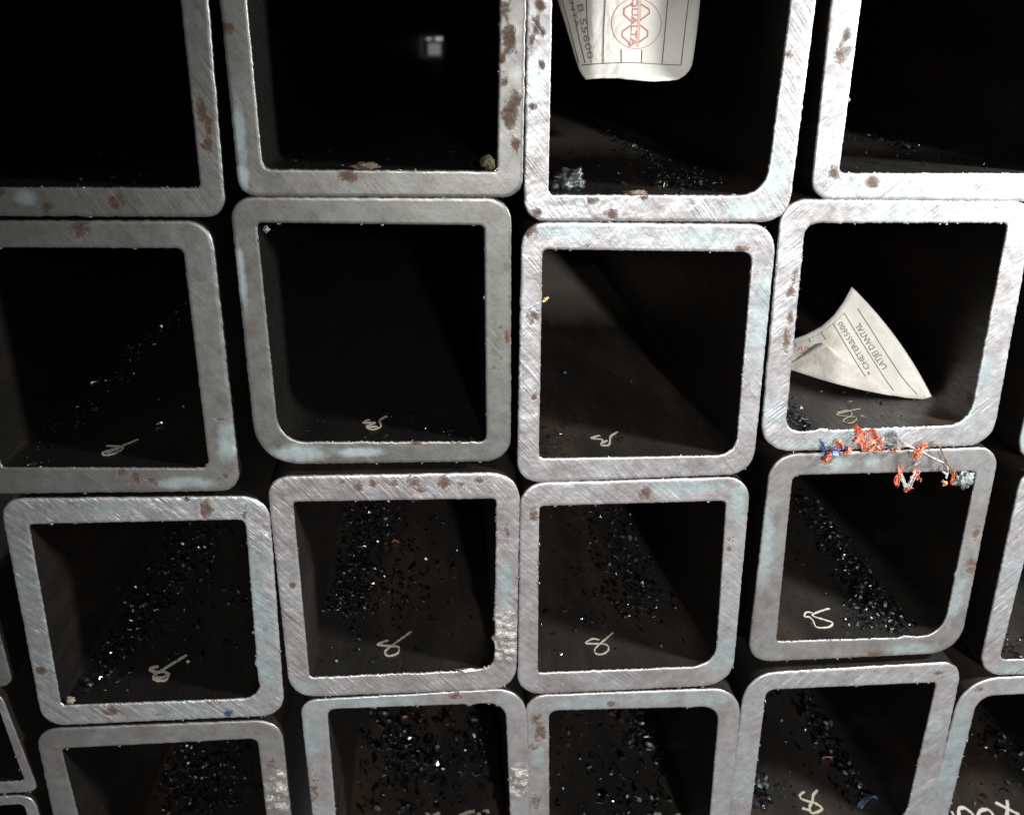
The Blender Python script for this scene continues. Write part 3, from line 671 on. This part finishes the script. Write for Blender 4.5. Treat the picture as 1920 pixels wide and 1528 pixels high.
o2 = un(1640, 735, 0.04)
torn = bpy.data.objects.new('paper_label', None); COL.objects.link(torn); torn.location = o2
tag(torn, 'torn white paper label folded over at one corner, leaning inside the bright tube', 'label', 'paper labels in the tubes')
sheet('paper_sheet', rows, dep2, 0.00025, M_paper, torn, o2)
mb = MB()
dp = dep2
dp2 = lambda x, y: dep2(x, y) - 0.00012
strokes(mb, [[(1582.7, 587), (1620, 648), (1660, 711), (1676, 733)], [(1562, 606.7), (1590, 654), (1614, 693), (1636, 723)], [(1608, 579), (1633, 617), (1656, 654), (1692, 708), (1720, 740)],
             [(1540, 623), (1548, 637)], [(1516.4, 635), (1520, 642)], [(1491, 645), (1494, 651)]], 1.6, dp)
strokes(mb, [[(1486, 646), (1517, 635.5), (1540, 624), (1562, 607), (1583, 587)]], 0.8, dp, 3)
text_on(mb, '* CHETERB55600', (1637, 699), (-58, -97), (-9, 5.5), dp2, 3)
text_on(mb, 'LATJEI DANTAL', (1664, 689), (-52, -84), (-10, 6), dp2, 3)
strokes(mb, [[(1497, 657), (1503, 651), (1508, 660), (1514, 650), (1520, 656)], [(1500, 663), (1512, 660), (1516, 653)]], 2.6, dp, 1)
obj('printed_form', [v - o2 for v in mb.v], mb.f, [M_ink, M_red, M_pink, M_grey], torn, False, None, mb.m)
# the turned over corner
def dep3(x, y):
    h = max(0.0, min(1.3, (689 + (x - 1470)*53/202 - y)/52))
    return dep2(x, y) - 0.0010 - 0.0018*h + 0.0010*math.sin(h*3) + 0.0009*noise.noise(Vector((x*0.06, y*0.06, 5)))
A_, B_, C_ = (1470, 689), (1546, 641), (1672, 742)
rows = []
for i in range(17):
    v = i/16; r = []
    lo = (A_[0] + (C_[0] - A_[0])*v, A_[1] + (C_[1] - A_[1])*v + 5*math.sin(v*math.pi))
    up = (A_[0] + (B_[0] - A_[0])*v/0.42, A_[1] + (B_[1] - A_[1])*v/0.42) if v < 0.42 else (B_[0] + (C_[0] - B_[0])*(v - 0.42)/0.58, B_[1] + (C_[1] - B_[1])*(v - 0.42)/0.58 + 4*math.sin((v - 0.42)/0.58*math.pi))
    for j in range(9):
        u = j/8; r.append((lo[0] + (up[0] - lo[0])*u, lo[1] + (up[1] - lo[1])*u))
    rows.append(r)
fl = sheet('folded_corner', rows, dep3, 0.00025, M_paper, torn, o2)
fl.data.materials[0] = simple('stained_label_back', (0.70, 0.63, 0.53), (0.86, 0.84, 0.79), 230, 0.6, bump=0.0004); fl['label'] = 'blank back of the label folded over'

# ------------------------------------------------------------------ plastic shreds and other scraps
def shred(name, label, cat, group, parts, seed):
    """parts: (px line, width px, y depths, material index) as thin twisted ribbons"""
    rr = random.Random(seed); mb = MB(); mats = []
    first = None
    for line, w, (ya, yb), mat in parts:
        if mat not in mats: mats.append(mat)
        p2 = catmull(line, 4); n = len(p2); pts = []
        for i, (x, y) in enumerate(p2):
            u = i/max(1, n - 1); pts.append(un(x, y, ya + (yb - ya)*u - 0.0006*math.sin(u*math.pi)))
        sd, nn = [], []
        tw = rr.uniform(-0.9, 0.9); t0 = rr.uniform(-0.5, 0.5)
        for i in range(n):
            d = (pts[min(i + 1, n - 1)] - pts[max(i - 1, 0)]).normalized()
            s = d.cross(Vector((0, 1, 0))).normalized(); q = d.cross(s)
            a = t0 + tw*i/n
            s2 = s*math.cos(a) + q*math.sin(a); sd.append(s2); nn.append(d.cross(s2).normalized())
        ww = [PXM(w)*rr.uniform(0.4, 1.0)*(0.55 if i in (0, n - 1) else 1) for i in range(n)]
        mb.ribbon(pts, sd, ww, nn, 0.00022, mats.index(mat))
        for _ in range(3):
            jit = Vector((rr.uniform(-1, 1), rr.uniform(-0.6, 0.2), rr.uniform(-1, 1)))*PXM(w)*0.8
            kink = [Vector((rr.uniform(-1, 1), rr.uniform(-0.5, 0.5), rr.uniform(-1, 1)))*PXM(w)*0.35 for _ in pts]
            mb.tube([p + jit + k for p, k in zip(pts, kink)], [rr.uniform(0.00012, 0.00028) for _ in pts], 5, mats.index(mat))
        first = first or pts[0]
    o = mb.build(name, mats, None, origin=first)
    return tag(o, label, cat, group)
GS = 'plastic shreds caught between the tubes'
O, OL, FB, BR, BL, BLL = M_orange, M_orange_l, M_fibre, M_brown, M_blue, M_blue_l
ya, yb = -0.0012, -0.0030
shred('plastic_shred', 'dark blue plastic shred sitting left of the orange ones on the tube seam', 'plastic scrap', GS, [([(1540, 828), (1546, 838), (1543, 850)], 9, (ya, yb), BL), ([(1556, 848), (1566, 842), (1574, 846)], 13, (ya, yb), BL), ([(1560, 850), (1572, 850)], 6, (yb, yb), BLL), ([(1545, 832), (1550, 842)], 6, (yb, yb), M_film)], 1)
shred('plastic_shred', 'small orange flake on top of the dark blue shred', 'plastic scrap', GS, [([(1570, 828), (1577, 836), (1580, 842)], 11, (ya, yb), O), ([(1568, 831), (1575, 826)], 7, (yb, yb), O)], 2)
shred('plastic_shred', 'orange flake below the dark blue shred on the lower tube face', 'plastic scrap', GS, [([(1544, 862), (1552, 857), (1558, 852)], 12, (ya, yb), O), ([(1548, 866), (1553, 860)], 7, (yb, yb), O)], 3)
shred('plastic_shred', 'thin pink-orange strip lying between blue shred and large orange curl', 'plastic scrap', GS, [([(1580, 850), (1590, 846), (1599, 841)], 7, (ya, yb), O), ([(1593, 840), (1594, 848)], 4, (yb, yb), OL)], 4)
shred('plastic_shred', 'largest curled orange shred, standing highest into the tube mouth', 'plastic scrap', GS, [([(1607, 804), (1614, 812), (1612, 822), (1604, 830)], 12, (ya, yb), O), ([(1618, 822), (1617, 833), (1622, 845)], 13, (ya, -0.004), O), ([(1604, 806), (1610, 800)], 8, (ya, yb), O)], 5)
shred('plastic_shred', 'orange loop with a bright glossy middle behind the largest curl', 'plastic scrap', GS, [([(1627, 808), (1636, 806), (1641, 818), (1646, 828)], 11, (ya, yb), O), ([(1624, 834), (1632, 830), (1640, 826)], 13, (yb, -0.0045), OL), ([(1626, 846), (1634, 844), (1642, 838)], 8, (yb, yb), O), ([(1645, 826), (1652, 830)], 10, (ya, ya), O)], 6)
shred('plastic_shred', 'rusty orange crumbs right of the glossy loop', 'plastic scrap', GS, [([(1640, 842), (1646, 838), (1652, 844)], 8, (ya, yb), O), ([(1652, 826), (1657, 824)], 6, (yb, yb), OL), ([(1636, 848), (1646, 848)], 5, (yb, yb), BR)], 7)
shred('plastic_shred', 'pale grey crumpled film between orange crumbs and white strand', 'plastic scrap', GS, [([(1664, 820), (1674, 814), (1684, 822)], 10, (ya, yb), M_film), ([(1662, 834), (1672, 838), (1684, 836)], 10, (ya, yb), M_film), ([(1672, 820), (1682, 832)], 7, (yb, yb), BR)], 8)
shred('plastic_shred', 'small pink-orange flake under the grey film', 'plastic scrap', GS, [([(1677, 844), (1683, 840), (1688, 843)], 9, (ya, yb), O)], 9)
shred('fibre_strand', 'white fibre strand running into the orange knot', 'fibre strand', 'fibre strands over the tube seam', [([(1688, 826), (1702, 834), (1718, 842)], 5, (ya, -0.004), FB)], 10)
shred('fibre_strand', 'longer pale strand leaving the orange knot to the lower right', 'fibre strand', 'fibre strands over the tube seam', [([(1730, 848), (1748, 858), (1766, 867)], 4.5, (-0.004, yb), FB)], 11)
shred('fibre_strand', 'thin dark brown strand curving down to the clear lump', 'fibre strand', 'fibre strands over the tube seam', [([(1745, 830), (1762, 838), (1770, 858), (1780, 876), (1788, 885)], 3.2, (ya, -0.004), BR), ([(1752, 828), (1746, 838)], 6, (ya, ya), BR)], 12)
shred('fibre_strand', 'short white strand with orange tip at the inner corner', 'fibre strand', 'fibre strands over the tube seam', [([(1774, 868), (1778, 880), (1774, 896)], 4, (ya, -0.003), FB), ([(1766, 884), (1776, 888)], 3, (yb, yb), FB), ([(1786, 878), (1786, 894), (1782, 906)], 5, (yb, yb), O), ([(1769, 904), (1776, 906)], 8, (yb, yb), OL), ([(1782, 882), (1788, 892)], 6, (yb, yb), BR)], 13)
shred('plastic_shred', 'orange knot of shreds where the white strands meet', 'plastic scrap', GS, [([(1714, 860), (1716, 848), (1724, 840)], 9, (-0.003, -0.005), O), ([(1722, 858), (1726, 848), (1732, 838)], 6, (-0.005, -0.005), OL), ([(1726, 838), (1734, 836), (1739, 834)], 7, (-0.004, -0.004), O), ([(1716, 872), (1720, 868)], 10, (-0.002, -0.002), FB)], 14)
shred('plastic_shred', 'orange and white V shaped shred dangling into the dark tube mouth', 'plastic scrap', GS, [([(1686, 878), (1687, 890), (1682, 900), (1680, 910)], 8, (ya, -0.003), O), ([(1689, 888), (1696, 906), (1700, 914)], 6, (-0.003, -0.003), FB), ([(1699, 917), (1706, 914)], 7, (-0.0035, -0.003), O), ([(1703, 914), (1710, 898), (1716, 884)], 6, (-0.003, -0.003), FB), ([(1717, 880), (1716, 892), (1719, 900)], 10, (-0.002, -0.003), O)], 15)
def lump(name, label, cat, px, py, y, r, mat, seed, squash=(1, 1, 0.8), group=None):
    bm = bmesh.new(); bmesh.ops.create_icosphere(bm, subdivisions=4, radius=1.0)
    for v in bm.verts:
        k = 1 - 0.5*abs(noise.noise(v.co*2.6 + Vector((0, 0, seed)))) + 0.45*noise.noise(v.co*1.7 + Vector((seed, 0, 0))) + 0.3*noise.noise(v.co*4.3 + Vector((0, seed, 0))) + 0.12*noise.noise(v.co*11)
        v.co = Vector((v.co.x*squash[0], v.co.y*squash[1], v.co.z*squash[2]))*k*r
    me = bpy.data.meshes.new(name); bm.to_mesh(me); bm.free(); me.materials.append(mat)
    me.polygons.foreach_set('use_smooth', [True]*len(me.polygons))
    o = bpy.data.objects.new(name, me); COL.objects.link(o); o.location = un(px, py, y)
    return tag(o, label, cat, group)
lump('plastic_film', 'crumpled clear plastic film stuck in the inner corner right of the orange shreds', 'plastic film', 1806, 897, 0.001, PXM(22), M_film, 4, (1, 0.5, 1.0))
lump('plastic_film', 'dull crumpled film in the lower left corner below the hanging label', 'plastic film', 1066, 340, 0.012, PXM(30), M_dfilm, 6, (1.1, 0.6, 0.8))
lump('debris_crumb', 'flat pale brown crumb on the lip below the hanging label', 'crumb', 1190, 362, 0.001, PXM(15), M_wood, 3, (1.7, 0.5, 0.35))
lump('debris_crumb', 'reddish crumb on the inner lip of the blotchy tube', 'crumb', 686, 312, 0.0015, PXM(14), simple('red_brown_crumb', (0.05, 0.03, 0.022), (0.15, 0.105, 0.08), 500, 0.8), 5, (1.7, 0.6, 0.5))
lump('debris_crumb', 'greenish yellow crumb in the lower right corner of the blotchy tube', 'crumb', 914, 305, 0.001, PXM(13), simple('green_brown_crumb', (0.012, 0.013, 0.008), (0.09, 0.085, 0.045), 400, 0.8), 7, (0.9, 0.6, 1.0))
lump('debris_crumb', 'yellowish crumb in the lower left corner of the scratched tube', 'crumb', 133, 1312, 0.001, PXM(9), simple('pale_olive_crumb', (0.2, 0.19, 0.13), (0.34, 0.32, 0.24), 500, 0.8), 2, (1, 0.6, 1.0))
lump('plastic_film', 'tiny clear film scrap in the upper left inner corner of the very dark tube', 'plastic film', 499, 430, 0.001, PXM(6), M_film, 8, (1, 0.6, 1))
shred('yellow_chip', 'small yellow chip on the lit floor by the left rim', 'chip', None, [([(1018, 563), (1022, 561), (1026, 559)], 4, (0.0, 0.004), M_yellow)], 21)
def floor_bit(name, label, cat, key, line, w, mat, group=None, h=0.0012):
    mb = MB(); p2 = catmull(line, 4); n = len(p2)
    pts = [floor_pt(key, x, y, 0.0002 + h*math.sin(math.pi*i/(n - 1))) for i, (x, y) in enumerate(p2)]
    sd = []
    for i in range(n):
        d = pts[min(i + 1, n - 1)] - pts[max(i - 1, 0)]; sd.append(d.cross(Vector((0, 0.5, 1))).normalized())
    mb.ribbon(pts, sd, PXM(w)*2.1, Vector((0, -0.3, 1)).normalized(), 0.0003)
    o = mb.build(name, mat, None, origin=pts[0]); return tag(o, label, cat, group)
GP = 'coloured plastic bits on the tube floors'
floor_bit('plastic_bit', 'curved pale blue plastic strip on the tube floor near the bottom edge', 'plastic scrap', 'D4', [(1611, 1514), (1622, 1504), (1634, 1500), (1646, 1503), (1656, 1512)], 9, M_blue_l, GP, 0.003)
floor_bit('plastic_bit', 'upright blue flake among the shavings above the curved blue strip', 'plastic scrap', 'D4', [(1596, 1398), (1599, 1390), (1600, 1384)], 9, M_blue_l, GP)
floor_bit('plastic_bit', 'bright orange bar lying alone left of the shavings', 'plastic scrap', 'D4', [(1541, 1421), (1549, 1421), (1557, 1420)], 7, M_orange_l, GP)
floor_bit('plastic_bit', 'orange sliver at the edge of the shavings near the tube top', 'plastic scrap', 'D4', [(1571, 1360), (1574, 1354), (1577, 1348)], 8, M_orange, GP)
floor_bit('plastic_bit', 'red-orange speck in the dense heap of the mottled tube', 'plastic scrap', 'B3', [(734, 1018), (740, 1016), (748, 1017)], 8, M_orange_l, GP)
floor_bit('plastic_bit', 'pink speck among the shavings of the bottom tube with pale blue corner', 'plastic scrap', 'B4', [(755, 1346), (760, 1344)], 8, M_orange_l, GP)
lump('torn_burr', 'bright curled steel flap on the lower rim beside the torn patch', 'steel flap', 872, 1256, 0.0003, PXM(12), M_burr, 3, (2.2, 0.4, 0.35))

# ------------------------------------------------------------------ what the far end of the open tube looks at
def glow(name, col, st):
    m, t, b = nt(name); b.inputs['Emission Color'].default_value = col; b.inputs['Emission Strength'].default_value = st
    b.inputs['Base Color'].default_value = (0.5, 0.5, 0.5, 1); return m
yw = 6.2
w = bpy.data.objects.new('far_light', None); COL.objects.link(w); w.location = un(815, 104, yw)
tag(w, 'small blurred bright patch of light seen through the far end of the blotchy tube', 'bright patch')  # glowing panels made up for the bright patch beyond the far end
def quadbox(name, x0, y0, x1, y1, d0, d1, mat):
    V = [un(x, y, d) - w.location for d in (d0, d1) for x, y in ((x0, y0), (x1, y0), (x1, y1), (x0, y1))]
    obj(name, V, [(0, 3, 2, 1), (4, 5, 6, 7), (0, 1, 5, 4), (1, 2, 6, 5), (2, 3, 7, 6), (3, 0, 4, 7)], mat, w, False)
GM, GM2 = glow('far_glow', (1, 0.92, 0.9, 1), 0.34), glow('dim_far_glow', (1, 0.93, 0.9, 1), 0.11)
quadbox('glow_panel', 800, 72, 809, 76, yw, yw + 0.02, GM)
quadbox('glow_panel', 816, 70, 830, 77, yw, yw + 0.02, GM)
quadbox('glow_panel', 803, 82, 826, 104, yw, yw + 0.02, GM2)
quadbox('dark_backing', 780, 50, 845, 120, yw + 0.03, yw + 0.09, M_ink)  # dark box added behind the glowing panels
